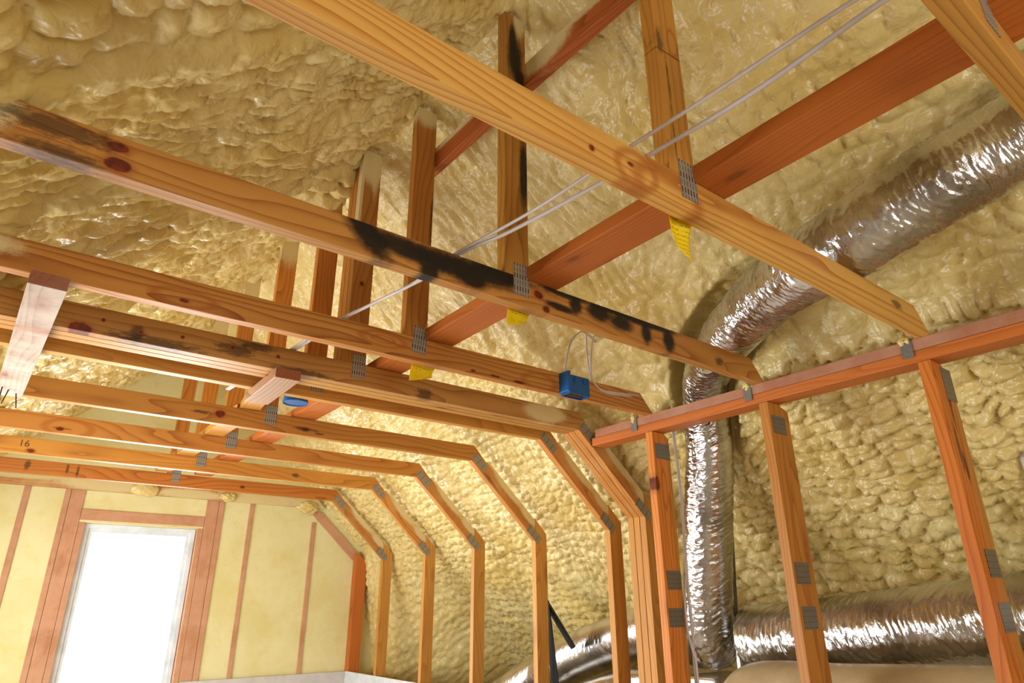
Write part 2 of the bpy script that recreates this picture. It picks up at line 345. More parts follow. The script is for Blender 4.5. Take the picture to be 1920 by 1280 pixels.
# ------------------------------------------------------------------ the roof underside: spray foam over the whole vault
def build_ceiling():
    us = np.concatenate([np.arange(-2.3, 2.6, .0095), np.arange(2.6, 4.6, .016)])
    ys = np.concatenate([np.arange(-2.25, -.1, .05), np.arange(-.1, 3.2, .0095), np.arange(3.2, 5.84, .015)])
    U, Y = np.meshgrid(us, ys, indexing='ij')
    a = np.abs(U); right = sst(U, -.05, .1)
    # outward clearance round the ducts
    off = np.zeros_like(U)
    for D, rr in ((D1, .168), (D2, .18), (D4, .17)):
        for p in catmull(D, .05):
            up = (p.x-XR)*CT-(p.z-ZR)*ST; hp = (p.x-XR)*ST+(p.z-ZR)*CT   # coordinate down the slope / outward height
            q = rr*rr-(U-up)**2-(Y-p.y)**2
            off = np.maximum(off, np.where(q > 0, hp+np.sqrt(np.maximum(q, 0)), 0))
    k = np.array([1, 2, 3, 4, 3, 2, 1.]); k /= k.sum()
    for _ in range(3):
        off = np.apply_along_axis(lambda v: np.convolve(np.pad(v, 3, 'edge'), k, 'valid'), 0, off)
        off = np.apply_along_axis(lambda v: np.convolve(np.pad(v, 3, 'edge'), k, 'valid'), 1, off)
    off = np.maximum(off, .13*sst(U, .5, 1.3)*(1-sst(Y, 2.15, 2.5)))
    # regions
    streak = np.maximum(1-right, .75*(1-sst(U, .9, 1.4))*sst(Y, .55, 1.1)*right)      # sprayed in runs down the slope
    low = sst(U, 1.75, 2.0)*(1-sst(Y, 2.25, 2.5)); far = sst(Y, 2.3, 2.7)*sst(U, .9, 1.3)
    streak = streak*np.maximum(right, sst(Y, 1.15, 1.6))
    w1 = (fbm(U*5, Y*5, 3)-.5)*.10; w2 = (fbm(U*5+9, Y*5, 7)-.5)*.10
    def domes(su, sy, k, warp=1.0, p=1.0):
        f, s = worley((U+w1*warp)/su, (Y+w2*warp)/sy, k)
        e = s-f; return (1-np.exp(-4.5*e))*(.55+.45*np.clip(1-f*f, 0, 1))*p, e
    h = np.zeros_like(U)
    d1, e1 = domes(.14, .12, 11); d2, e2 = domes(.068, .06, 12); d3, e3 = domes(.034, .03, 13)
    lump = .024*d1+.017*d2*fbm(U*5, Y*5, 40)*1.7+.004*d3*sst(fbm(U*5, Y*5, 44), .4, .7)*1.6
    s1, _ = domes(.48, .080, 21, 2.2); s2, _ = domes(.17, .045, 22, 1.5); s3, _ = domes(.052, .026, 23)
    st = .030*s1+.020*s2+.009*s3*fbm(U*5, Y*5, 45)*1.7
    r1, _ = domes(.085, .15, 31, 1.5); r2, _ = domes(.045, .07, 32)
    rolls = .046*r1+.026*r2+.007*d3
    p1, _ = domes(.06, .055, 41); p2, _ = domes(.032, .03, 42)
    pop = .030*p1+.012*p2+.018*d1
    h = lump*(1-streak)+st*streak
    h = h*(1-low)+rolls*low
    h = h*(1-far)+pop*far
    pil = (1-right)*(1-sst(Y, 1.1, 1.45)); q1, _ = domes(.115, .10, 81, .7); q2, _ = domes(.06, .055, 82, .7)
    h = h*(1-pil)+(.045*q1+.012*q2)*pil
    h += .07*(fbm(U*1.6, Y*1.6, 50)-.5)+.05*(fbm(U*1.2, Y*4.5, 51)-.5)*streak+.02*(fbm(U*9, Y*9, 52)-.5)
    c1, _ = domes(.12, .11, 71, .6); c2, _ = domes(.055, .05, 72)
    h += (.075*c1+.022*c2)*np.exp(-((U-1.84)/.11)**2)*(1-sst(Y, 2.2, 2.35))*(1-np.exp(-((Y-1.78)/.16)**4))
    h += .11*np.exp(-((Y-2.52)/.17)**2-((U+.27)/.22)**2)*(.6+.6*s1)
    # rafters swallowed by the foam read as soft ribs
    for yt in (.175, .76, 1.366, 1.97, 2.38, 2.6, 3.253, 3.91, 4.566, 5.265):
        rib = np.exp(-((Y-yt)/.045)**2)
        h += rib*(.030*(a < 9)*(1-right)+.018*right*(1-sst(U, 1.3, 1.7))*sst(Y, 2, 2.6))
    # bays sprayed a little deeper beyond the knee boards
    h -= far*.02*sst(U, 1.5, 1.7)*(1-sst(U, 2.2, 2.5))
    off -= np.maximum(U-2.25, 0)*.72*sst(Y, 4.7, 5.8)
    n0 = off-h+.022      # outward offset of the foam face
    sg = np.tanh(U/.10)
    X = XR+U*CT+n0*ST*sg; Z = ZR-ST*np.sqrt(U*U+.08**2)+.04+n0*CT
    V = np.stack([X, Y, Z+EYE], -1).reshape(-1, 3)
    nu, ny = U.shape
    i = np.arange(nu-1)[:, None]*ny; j = np.arange(ny-1)[None]
    F = np.stack([i+j, i+ny+j, i+ny+j+1, i+j+1], -1).reshape(-1, 4)
    me = bpy.data.meshes.new('ceiling')
    me.vertices.add(len(V)); me.vertices.foreach_set('co', V.ravel())
    me.loops.add(F.size); me.loops.foreach_set('vertex_index', F.ravel().astype(np.int32))
    me.polygons.add(len(F)); me.polygons.foreach_set('loop_start', np.arange(0, F.size, 4, dtype=np.int32))
    me.polygons.foreach_set('use_smooth', np.ones(len(F), dtype=bool))
    me.update(calc_edges=True); me.validate()
    return tag(link('ceiling', me, FOAM), kind='structure')
build_ceiling()

# ------------------------------------------------------------------ room shell
def slab(name, x0, x1, y0, y1, z0, z1, mat, kind='structure', holes=None):
    bm = bmesh.new(); bmesh.ops.create_cube(bm, size=1)
    for v in bm.verts: v.co = Vector((x0+(v.co.x+.5)*(x1-x0), y0+(v.co.y+.5)*(y1-y0), z0+(v.co.z+.5)*(z1-z0)+EYE))
    me = bpy.data.meshes.new(name); bm.to_mesh(me); bm.free()
    return tag(link(name, me, mat), kind=kind)
OSB = plain('subfloor_panel', '#cfc2ae', .7, 0, .4)
DRY = plain('drywall', '#cdc9c4', .85, 0, .1, .2)
slab('floor', -2.2, 4.6, -2.4, 6.1, -EYE-.03, -EYE, OSB)
def wall_with_hole(name, axis, c0, c1, a0, a1, z0, z1, hole, mat):
    """thin wall; axis 'x' = plane of constant x (a = y), 'y' = plane of constant y (a = x)"""
    h0, h1, g0, g1 = hole; bm = bmesh.new()
    for (p, q, r, s) in ((a0, h0, z0, z1), (h1, a1, z0, z1), (h0, h1, z0, g0), (h0, h1, g1, z1)):
        res = bmesh.ops.create_cube(bm, size=1)
        for v in res['verts']:
            A = p+(v.co.x+.5)*(q-p); C = c0+(v.co.y+.5)*(c1-c0); Z = r+(v.co.z+.5)*(s-r)+EYE
            v.co = (A, C, Z) if axis == 'y' else (C, A, Z)
    bmesh.ops.recalc_face_normals(bm, faces=bm.faces)
    me = bpy.data.meshes.new(name); bm.to_mesh(me); bm.free()
    return tag(link(name, me, mat), kind='structure')
wall_with_hole('wall_front', 'y', -2.3, -2.2, -2.2, 4.6, -EYE, 2.2, (-.7, 1.3, -.8, .6), FOAMFLAT)
wall_with_hole('wall_left', 'x', -.72, -.66, -2.3, 5.8, -EYE, .62, (2.15, 4.85, -.9, .15), DRY)
slab('wall_right', 4.25, 4.32, -2.3, 5.9, -EYE, -.7, FOAMFLAT)

# ------------------------------------------------------------------ gable wall: foam panels between flush studs, gable truss, window
YG = 5.80
GX0, GX1, GZ0, GZ1 = .545, 1.305, -.98, .57
def gable_panel():
    # subdivided sheet with hand-trimmed ripples, hole for the window
    xs = np.arange(-.75, 4.4, .03); zs = np.arange(-EYE, 2.1, .03); bm = bmesh.new()
    def pt(x, z):
        n = .006*(fbm(np.array(x*7.), np.array(z*7.), 61)-.5)
        return (x, YG+.012+float(n), z+EYE)
    vs = {}
    for i, x in enumerate(xs):
        for j, z in enumerate(zs): vs[i, j] = bm.verts.new(pt(x, z))
    for i in range(len(xs)-1):
        for j in range(len(zs)-1):
            cx = xs[i]+.015; cz = zs[j]+.015
            if GX0-.1 < cx < GX1+.1 and GZ0-.05 < cz < GZ1+.02: continue
            bm.faces.new((vs[i, j], vs[i+1, j], vs[i+1, j+1], vs[i, j+1]))
    for v in [v for v in bm.verts if not v.link_faces]: bm.verts.remove(v)
    g = bmesh.ops.extrude_face_region(bm, geom=bm.faces[:])
    for v in [e for e in g['geom'] if isinstance(e, bmesh.types.BMVert)]: v.co.y = YG+.15
    bmesh.ops.recalc_face_normals(bm, faces=bm.faces)
    me = bpy.data.meshes.new('wall_back'); bm.to_mesh(me); bm.free()
    me.polygons.foreach_set('use_smooth', [True]*len(me.polygons))
    return tag(link('wall_back', me, FOAMFLAT), kind='structure')
gable_panel()
gm = W['dusty']
def gstud(x0, x1, label, z0=-EYE, z1=.80, cat='wall stud', name='wall_stud', d=.05, lean=0.0):
    o = board_pts(name, [(x0, z0), (x1, z0), (x1, z1), (x0, z1)], YG-.002, YG+d, gm, None, along=(0, 1), origin=(x1, z0))
    return tag(o, label, cat)
gstud(.128, .166, 'thin foam-edged stud left of the bright window, near the picture\'s left edge')
gstud(.375, .41, 'dusty outer stud of the pair on the window\'s left side')
gstud(.413, .50, 'wide dusty stud just left of the bright window')
gstud(1.35, 1.44, 'wide dusty stud just right of the bright window')
gstud(1.443, 1.482, 'narrow outer stud against the wide stud right of the window')
gstud(1.690, 1.722, 'thin stud between foam panels, first one right of the window framing')
gstud(2.235, 2.268, 'thin stud between foam panels under the sloping gable board', z1=.68)
tag(board_pts('window_jack_stud', [(.502, -EYE), (.54, -EYE), (.54, .575), (.502, .575)], YG-.002, YG+.09, gm, None, (0, 1), (.54, -EYE)), 'slim jack stud lining the left side of the window opening', 'wall stud')
tag(board_pts('window_jack_stud', [(1.31, -EYE), (1.348, -EYE), (1.348, .575), (1.31, .575)], YG-.002, YG+.09, gm, None, (0, 1), (1.348, -EYE)), 'slim jack stud lining the right side of the window opening', 'wall stud')
tag(board_pts('window_header', [(.502, .59), (1.348, .59), (1.348, .665), (.502, .665)], YG-.002, YG+.07, gm, None, (1, 0)), 'dusty header board lying across the top of the window', 'header')
# sloping gable board + corner post
tag(board_pts('gable_sloping_board', [(2.22, .76), (2.31, .78), (2.70, .43), (2.665, .36)], YG-.004, YG+.05, gm, None, (.74, -.67)), 'foam-edged board sloping down to the right at the gable corner', 'rafter')
tag(board_pts('corner_post', [(2.655, -EYE), (2.755, -EYE), (2.755, .37), (2.655, .44)], YG-.06, YG+.02, W['fir'], None, (0, 1)), 'reddish corner post where the gable wall meets the slanted side', 'post')
# window
wn = empty('window_1', (GX0+GX1)/2, YG+.05, GZ0); wn['kind'] = 'structure'
WHITE = plain('white_vinyl', '#dfe6ea', .35, 0, 0, .5)
for nm, pts in (('window_frame', [(GX0, GZ0), (GX1, GZ0), (GX1, GZ1), (GX0, GZ1)]),):
    bm = bmesh.new()
    for (t, yf, yb) in ((0.0, .045, .12), (.028, .065, .10)):
        o_ = [(GX0+t, GZ0+t), (GX1-t, GZ0+t), (GX1-t, GZ1-t), (GX0+t, GZ1-t)]; tt = t+.030
        i_ = [(GX0+tt, GZ0+tt), (GX1-tt, GZ0+tt), (GX1-tt, GZ1-tt), (GX0+tt, GZ1-tt)]
        R = []
        for ring, yy in ((o_, yf), (i_, yf), (i_, yb), (o_, yb)):
            R.append([bm.verts.new((p[0], YG+yy, p[1]+EYE)) for p in ring])
        for a_ in range(4):
            for b_ in range(4):
                A, B = R[a_], R[(a_+1) % 4]
                bm.faces.new((A[b_], A[(b_+1) % 4], B[(b_+1) % 4], B[b_]))
    bmesh.ops.recalc_face_normals(bm, faces=bm.faces)
    me = bpy.data.meshes.new(nm); bm.to_mesh(me); bm.free(); 
    link(nm, me, WHITE, wn, Matrix())
kg = NT('window_glass'); tr = kg.n('ShaderNodeBsdfTransparent'); gl = kg.n('ShaderNodeBsdfGlossy'); gl.inputs['Roughness'].default_value = .02
fr = kg.n('ShaderNodeFresnel'); fr.inputs[0].default_value = 1.25; ms = kg.n('ShaderNodeMixShader'); kg.l(fr.outputs[0], ms.inputs[0]); kg.l(tr.outputs[0], ms.inputs[1]); kg.l(gl.outputs[0], ms.inputs[2])
kg.l(ms.outputs[0], kg.t.nodes['Material Output'].inputs[0])
me = poly_mesh('window_pane', [(GX0+.055, GZ0+.055), (GX1-.055, GZ0+.055), (GX1-.055, GZ1-.055), (GX0+.055, GZ1-.055)], YG+.08, YG+.084, 0)
link('window_pane', me, kg.m, wn, Matrix.Translation((0, 0, EYE)))
# foam reveal between header and window
tag(board_pts('trim_1', [(.502, .572), (1.348, .572), (1.348, .592), (.502, .592)], YG+.0, YG+.09, FOAMFLAT, None, (1, 0)), kind='structure')
# the gable truss bottom chord, foam over brown wood, with lumps of foam
gt = wood('gable_chord_wood', '#c98a50', '#a2582c', marks=(('foam', .05, .07, .35, .03), ('foam', .62, .05, .35, .06), ('foam', 1.2, .03, .28, .04), ('foam', 1.75, .04, .35, .08), ('foam', 2.35, .04, .4, .08)), dust=.45, dustcol='#d8c485', rough=.8)
gch = board_pts('gable_truss_chord', [(-.3, .80), (2.33, .80), (2.25, .889), (-.3, .889)], YG-.03, YG+.02, gt, None, (1, 0), (0, .80))
tag(gch, 'foam-smeared horizontal board along the top of the gable wall above the window', 'beam')
def blob(name, x, y, z, rx, ry, rz, seed, mat=FOAM, parent=None, sub=4, rough=.18):
    bm = bmesh.new(); bmesh.ops.create_icosphere(bm, subdivisions=sub, radius=1)
    rs = np.random.RandomState(seed); ph = rs.rand(6)*6
    for v in bm.verts:
        n = v.co.copy(); f = 1+rough*(math.sin(4*n.x+ph[0])*math.sin(5*n.y+ph[1])+.6*math.sin(9*n.z+ph[2])*math.sin(8*n.x+ph[3])+.4*math.sin(15*n.y+ph[4])*math.sin(13*n.z+ph[5]))
        v.co = Vector((n.x*rx*f, n.y*ry*f, n.z*rz*f))
    me = bpy.data.meshes.new(name); bm.to_mesh(me); bm.free(); me.polygons.foreach_set('use_smooth', [True]*len(me.polygons))
    return link(name, me, mat, parent, Matrix.Translation((x, y, z+EYE)))
tag(blob('foam_lump', .88, YG-.045, .835, .095, .035, .055, 1, FOAM, None, 4, .08), 'round white foam lump hanging over the board above the window', 'foam lump')
tag(blob('foam_lump', 1.49, YG-.045, .83, .06, .025, .035, 2, FOAM), 'pair-like small foam lump on the gable board right of the window', 'foam lump')
tag(blob('foam_lump', 2.17, YG-.03, .80, .09, .04, .055, 3, FOAM), 'foam lump at the right end of the gable board', 'foam lump')

# ------------------------------------------------------------------ roof trusses
TK = .038
def gang(parent, x, y, z, wd, ht, ang=0, mat=None, nm='gang_plate', th=.0016):
    M = Matrix.Translation((x, y, z+EYE)) @ Matrix.Rotation(ang, 4, 'Y')
    me = poly_mesh(nm, [(-wd/2, -ht/2), (wd/2, -ht/2), (wd/2, ht/2), (-wd/2, ht/2)], -th, 0, 0)
    return link(nm, me, mat or GANG, parent, M)
def truss(y0, label, kx=1.01, joist=None, post=None, knee=None, xj=2.18, zk=.365, xk=2.66, yaw=0, gp=True, end=(2.20, 2.285), x_left=-.42, chordm=None, kneem=None, gtop=.93, ktop=1.90):
    """kx = right face of the king post"""
    t = empty('roof_truss', 0, y0, .80, yaw); tag(t, label, 'roof truss', 'roof trusses')
    B = Matrix.Translation((0, y0, .80+EYE)); Minv = B.inverted(); Y = Matrix.Rotation(yaw, 4, 'Z')
    def fix(o):     # children were built unrotated: let them follow the yaw of the truss
        o.matrix_basis = Minv @ o['_w'] if False else o.matrix_basis
    keep = t.matrix_basis.copy(); t.matrix_basis = B
    j = board_pts('ceiling_joist', [(x_left, .80), (end[1], .80), (end[0], .889), (x_left, .889)], y0, y0+TK, joist or W['pine'], t, (1, 0), (0, .80))
    board_pts('king_post', [(kx-.089, .889), (kx, .889), (kx, ktop), (kx-.089, ktop)], y0, y0+TK, post or W['stud'], t, (0, 1), (kx-.0445, .889))
    if gp: gang(t, kx-.029, y0-.0002, (.83+gtop)/2, .057, gtop-.83, .10 if y0 == 1.948 else .0)
    if knee:
        s = Vector((xk-xj, 0, zk-.80)).normalized(); n = Vector((-s.z, 0, s.x))*.089     # outward
        c = board_pts('sloping_chord', [(xj, .7995), (xk, zk), (xk, zk+.089/s.x), (xj+.089/n.normalized().x, .7995)], y0, y0+TK, chordm or W['chord'], t, (s.x, s.z))
        board_pts('knee_stud', [(xk+.0005, -EYE), (xk+.0895, -EYE), (xk+.0895, zk+.04), (xk+.0005, zk+.13)], y0, y0+TK, kneem or W['pine_far'], t, (0, 1))
        if gp:
            a = math.atan2(-s.z, s.x)
            gang(t, xj+.06, y0-.0002, .79, .045, .12, a+math.pi/2*0-math.radians(90)+.0, None)
            gang(t, xk-.01, y0-.0002, zk+.035, .05, .115, a-math.radians(90), None)
    t.matrix_basis = keep
    return t
jA = wood('joist_wood_honey', '#e0ac58', '#b06a24', marks=(('knot', .882, .041, .010, .006), ('ring', .90, .035, .07, .05), ('knot', .77, .030, .008, .008), ('smudge', 2.07, .055, .04, .02), ('ring', 1.0, .02, .12, .07)), knots=.15, grain=1.0)
jB = wood('joist_wood_sprayed', '#c98e44', '#985a20', marks=(
    ('knot', .035, .062, .024, .012), ('knot', .042, .022, .028, .017), ('foam', -.24, .06, .12, .06),
    ('smudge', -.055, .008, .09, .018), ('smudge', -.07, .06, .13, .03),
    ('paint', .585, .060, .075, .050, 1.0), ('paint', .70, .055, .15, .034, .3), ('paint', .83, .052, .14, .040), ('paint', .96, .062, .13, .038), ('paint', .765, .012, .035, .026), ('paint', .90, .03, .06, .03), ('paint', 1.0, .075, .12, .025),
    ('knot', 1.135, .052, .020, .014), ('knot', 1.165, .012, .014, .012),
    ('paint', 1.24, .086, .12, .018), ('paint', 1.22, .034, .07, .014, .2), ('paint', 1.285, .060, .030, .034), ('paint', 1.385, .062, .062, .034), ('paint', 1.485, .050, .062, .030), ('paint', 1.59, .082, .19, .018), ('paint', 1.605, .045, .028, .044), ('paint', 1.72, .045, .034, .050), ('paint', 1.45, .085, .12, .014),
    ('smudge', 2.0, .03, .03, .02)), knots=.1)
jC = wood('joist_wood_cathedral', '#c2853c', '#8f4f1a', marks=(('knot', .30, .022, .014, .007), ('ring', .93, .05, .10, .03), ('ring', .93, .05, .05, .015), ('ring', .3, .03, .10, .03), ('knot', 1.40, .010, .025, .005), ('knot', 1.52, .008, .035, .006), ('knot', 1.30, .012, .012, .005), ('foam', -.26, .06, .18, .04), ('ring', 1.62, .03, .1, .04)), knots=.0, grain=1.25)
jD = wood('joist_wood_stained', '#be8a48', '#8e5c28', marks=(('knot', .085, .008, .035, .022), ('smudge', .30, .010, .17, .022), ('smudge', .24, .03, .03, .03), ('smudge', .55, .045, .08, .03), ('knot', .14, .050, .006, .006), ('knot', .25, .035, .007, .007), ('knot', .375, .048, .007, .006), ('knot', .54, .048, .008, .007), ('knot', .70, .050, .008, .007), ('smudge', 1.32, .02, .05, .03), ('smudge', .80, .01, .14, .014), ('smudge', .62, .07, .08, .02), ('foam', 1.98, .05, .14, .05)), knots=.0)
jG = wood('joist_wood_knotty', '#c28438', '#985a20', marks=(('knot', .745, .046, .025, .019), ('smudge', .66, .042, .06, .01), ('knot', 1.16, .034, .018, .010), ('smudge', 1.16, .034, .07, .012), ('smudge', 1.24, .02, .03, .006)), knots=.2)
jH = wood('joist_wood_swirl', '#c08038', '#96581f', marks=(('knot', .166, .022, .02, .010), ('ring', .2, .03, .12, .05)), knots=.3)
jI = wood('joist_wood_amber', '#c88a38', '#a16224', marks=(('knot', .085, .018, .022, .012), ('smudge', 1.6, .04, .03, .02)), knots=.3)
jJ = wood('joist_wood_russet', '#c0762e', '#99501c', marks=(('smudge', .1, .05, .02, .04), ('smudge', .32, .05, .01, .04), ('smudge', .38, .04, .01, .05), ('knot', 1.45, .04, .02, .012)), knots=.3)
pA = wood('post_wood_split', '#cf933e', '#a0662a', marks=(('ring', .40, -.02, .05, .022), ('knot', .355, -.012, .005, .028, 2.2), ('smudge', .25, .012, .10, .004), ('smudge', .1, .014, .07, .004), ('smudge', .38, .03, .05, .015)), knots=.0, grain=.9)
pB = wood('post_wood_sprayed', '#bd8436', '#8e5a22', marks=(('paint', .82, .0, .10, .034), ('paint', .90, .01, .08, .018), ('paint', .74, -.02, .05, .024), ('paint', .37, -.030, .15, .019), ('paint', .60, -.04, .06, .02), ('foam', 1.04, -.02, .12, .03)), knots=.1)
pC = wood('post_wood_plain', '#c07e34', '#955820', marks=(('foam', 1.02, 0, .10, .08), ('smudge', .5, -.04, .15, .008)), knots=.2)
pD = wood('post_wood_foamed', '#b87c36', '#905824', marks=(('foam', 1.0, -.02, .22, .025), ('foam', .95, 0.0, .12, .06), ('knot', .52, -.02, .012, .012), ('knot', .35, .0, .012, .01), ('foam', .8, .04, .25, .01)), knots=.3)
pF = wood('post_wood_far', '#c98235', '#9f5b1e', marks=(('foam', 1.03, 0, .22, .1),), knots=.4)
eA = (2.205, 2.285)
truss(.156, 'roof truss at the top right corner of the picture, under the long red runner', 1.10, W['pine'], W['stud'], end=eA)
truss(.742, 'roof truss with the big honey-coloured joist crossing the whole upper picture', 1.10, jA, pA, end=eA)
truss(1.347, 'roof truss whose joist and hanger are marked with black spray paint', 1.10, jB, pB, end=eA)
truss(1.948, 'roof truss with cathedral grain and a blue electrical box on its joist', 1.10, jC, pC, yaw=-.014, end=eA)
DL = ['nearest ply of the tripled truss, dark stained joist with scattered nail holes',
      'middle ply of the tripled truss, seen as a pale strip below', 'farthest ply of the tripled truss, beside the single truss behind it']
for i, yy in enumerate((2.318, 2.3595, 2.401)):
    truss(yy, DL[i], 1.045, jD if i == 0 else W['pine'], pD if i == 0 else W['stud'], knee=True, xj=2.195, zk=.415, xk=2.63, gp=(i == 0))
truss(2.582, 'single truss right behind the tripled one, round blue box at its far side', .985, W['pine_far'], pF, knee=True, xj=2.165, zk=.372, xk=2.64)
farL = ['truss with big dark knots on its joist, fourth from the gable wall', 'swirly grained truss, third from the gable wall', 'amber truss numbered in pencil, second from the gable wall', 'russet truss nearest to the gable wall and the window']
for yy, m, L in ((3.235, jG, farL[0]), (3.893, jH, farL[1]), (4.548, jI, farL[2]), (5.247, jJ, farL[3])):
    truss(yy, L, 1.01, m, pF, knee=True)

# ------------------------------------------------------------------ long boards running across the trusses
tag(beam('runner_board', (1.1515, -.6, .9095), (1.1515, 5.22, .9095), .122, .038, W['fir']), 'long red-brown flat runner lying on top of the joists beside the hangers', 'brace board')
o = beam('ridge_board', (1.121, -.5, 1.62), (1.121, 2.0, 1.69), .038, .095, wood('ridge_board_wood', '#b4622c', '#8c3f18', marks=(('foam', 1.2, .05, .7, .035), ('foam', 1.75, .03, .14, .07), ('foam', 2.4, .05, .5, .03), ('knot', .95, .0, .02, .02)), knots=.2))
tag(o, 'dark red board high under the ridge, half covered by foam', 'brace board')
tag(beam('nailer_board', (-.020, 1.925, .7805), (-.058, 3.13, .7805), .086, .038, W['pale']), 'pale weathered board nailed flat under the joists at the left, nails at its end', 'brace board')
for i, (dx, dy, lean) in enumerate(((-.025, 3.00, .0), (-.005, 3.03, -.01), (.02, 3.07, .012))):
    tube('nail', [(-.055+dx, dy, .761), (-.055+dx+lean, dy+.002, .705)], .0022, plain('nail_steel', '#3a3430', .5, .7), None, .05, 8)
for o in [o for o in bpy.data.objects if o.name.startswith('nail') and 'nailer' not in o.name]:
    i = ['nail', 'nail.001', 'nail.002'].index(o.name)
    tag(o, 'dark nail under the tip of the pale board at the left, %s of three' % ('leftmost', 'middle', 'rightmost')[i], 'nail', 'nails in the pale board')
tag(beam('spacer_board', (.735, 2.285, .7805), (.742, 2.66, .7805), .092, .038, wood('spacer_wood', '#b08a6c', '#8c5e3e', marks=(('knot', .10, .02, .02, .008),), knots=0)), 'short board nailed flat under the tripled truss, square end and bright underside', 'brace board')
tag(beam('inclined_brace', (.765, 2.63, .835), (.882, 3.262, .912), .092, .036, W['pine_far']), 'short brace rising behind the spacer board onto the next joist', 'brace board')
tag(beam('runner_board', (.882, 3.30, .9095), (.882, 5.22, .9095), .10, .038, W['pine_far']), 'second runner on the far joists, left of the long red-brown one', 'brace board')

# ------------------------------------------------------------------ right wall framing
XP = 2.262
tag(beam('top_plate', (XP+.0445, -.9, .781), (XP+.0445, 2.275, .781), .089, .038, W['plate']), 'upper dusty board of the doubled top plate on the right wall', 'top plate')
tag(beam('top_plate', (XP+.0455, -.9, .742), (XP+.0455, 2.30, .742), .089, .038, W['fir']), 'lower red board of the doubled top plate, resting on the wall studs', 'top plate')
def wstud(y0, label, m, gz, w2=.137):
    t = empty('wall_stud', XP+.07, y0, -EYE); tag(t, label, 'wall stud', 'studs of the right wall')
    board_pts('stud_board', [(XP+.002, -EYE), (XP+.089, -EYE), (XP+.089, .722), (XP+.002, .722)], y0, y0+TK, m, t, (0, 1), (XP+.045, -EYE))
    board_pts('stud_board', [(XP+.0905, -EYE), (XP+w2, -EYE), (XP+w2, .700), (XP+.0905, .715)], y0, y0+TK, W['stud'], t, (0, 1))
    for (x, z, ww, hh) in gz: gang(t, x, y0-.0003, z, ww, hh, 0, GANGD)
    return t
sw = wood('stud_wood_bark', '#d9802f', '#ab5218', marks=(('smudge', 2.30, -.03, .08, .012), ('smudge', 2.18, -.01, .10, .014), ('knot', 2.34, -.035, .04, .012), ('knot', 2.12, -.03, .05, .01)), knots=.2)
sw3 = wood('stud_wood_knot', '#dd8a38', '#b05c1e', marks=(('knot', 2.22, .036, .035, .016), ('ring', 2.2, -.01, .1, .02)), knots=.25)
wstud(.755, 'double wall stud at the far right with bark edge and two dark plates', sw, ((2.365, .655, .075, .11), (2.345, .105, .082, .078), (2.345, -.04, .085, .078)))
wstud(1.337, 'middle double wall stud in front of the lower foil duct', W['stud'], ((2.322, .636, .09, .07), (2.32, .099, .09, .073), (2.324, -.047, .088, .074)))
wstud(1.918, 'wall stud left of the vertical foil duct, white cable along its side', sw3, ((2.325, .637, .095, .07), (2.325, .093, .088, .075), (2.318, -.052, .088, .072)), .112)
# ties folded over the plate
def tie(y, label, foamy=False):
    t = empty('metal_tie', XP, y, .80); tag(t, label, 'metal tie', 'metal ties on the top plate')
    bm = bmesh.new()
    prof = [(XP+.06, .802), (XP-.0025, .802), (XP-.0025, .742), (XP-.0045, .740), (XP-.0045, .8045), (XP+.06, .8045)]
    a = [bm.verts.new((p[0], y-.017, p[1]+EYE)) for p in prof]; b = [bm.verts.new((p[0], y+.017, p[1]+EYE)) for p in prof]
    bm.faces.new(a); bm.faces.new(b[::-1])
    for i in range(6): bm.faces.new((a[i], b[i], b[(i+1) % 6], a[(i+1) % 6]))
    bmesh.ops.recalc_face_normals(bm, faces=bm.faces)
    me = bpy.data.meshes.new('strap_plate'); bm.to_mesh(me); bm.free()
    link('strap_plate', me, GALV, t, Matrix())
    blob('foam_drip', XP+.008, y+.004, .800, .018, .02, .022, int(y*100), FOAM, t, 3, .3)
tie(.812, 'galvanised tie folded over the plate next to the honey-coloured joist')
tie(1.412, 'galvanised tie with foam crust next to the black-sprayed joist')
tie(2.015, 'small galvanised tie on the plate next to the joist with the blue box')
# ------------------------------------------------------------------ ducts
def crinkle(amp, seed, ribs=.0, fr=1.0, sl=.25):
    def f(s, ph):
        a = np.cos(ph); b = np.sin(ph)
        w = s+sl*.10*np.sin(ph+seed)+.03*(fbm(a*2+s*2, b*2+seed, seed)-.5)
        q = fbm(w*55*fr+3*a, b*2.2+a*1.3+seed, seed, 2); q2 = fbm(w*150*fr+a*2, b*4+a*3+seed, seed+9, 2)
        rid = 1-np.abs(2*q-1)*1.6; rid2 = 1-np.abs(2*q2-1)*1.5
        env = .45+.9*fbm(s*5, a*1.5+b+seed, seed+3, 2)
        return amp*(rid*.8+rid2*.55)*env + ribs*np.sin(2*np.pi*s/.028) + .003*(fbm(s*6, a+b*1.3+seed, seed+5)-.5)
    return f
def duct(nm, D, rad, amp, seed, label, ribs=0, step=.0032, seg=140, mat=FOIL, sl=.25):
    o = tube(nm, D, rad, mat, None, step, seg, crinkle(amp, seed, ribs, 1.0, sl)); tag(o, label, 'duct'); return o
duct('flexible_duct', D1, lambda t: .112+.006*math.sin(9*t)-.012*max(0, min(1, (t-.5)*8))*(1 if t < .95 else 1), .0055, 3, 'long crinkled foil duct running behind the joists and down past the plate', step=.0036)
duct('flexible_duct', D2, .140, .0060, 8, 'fat horizontal foil duct behind the two right studs', step=.0036)
o = tube('insulated_duct', D3, .125, plain('foil_grimy', '#c9b48c', .42, .25, .25), None, .01, 64, crinkle(.0008, 15)); tag(o, 'smooth tan duct along the bottom edge, under the fat foil duct', 'duct')
duct('flexible_duct', D4, .135, .0022, 21, 'shiny foil duct sloping down behind the slanted knee studs', step=.005, mat=FOIL2)
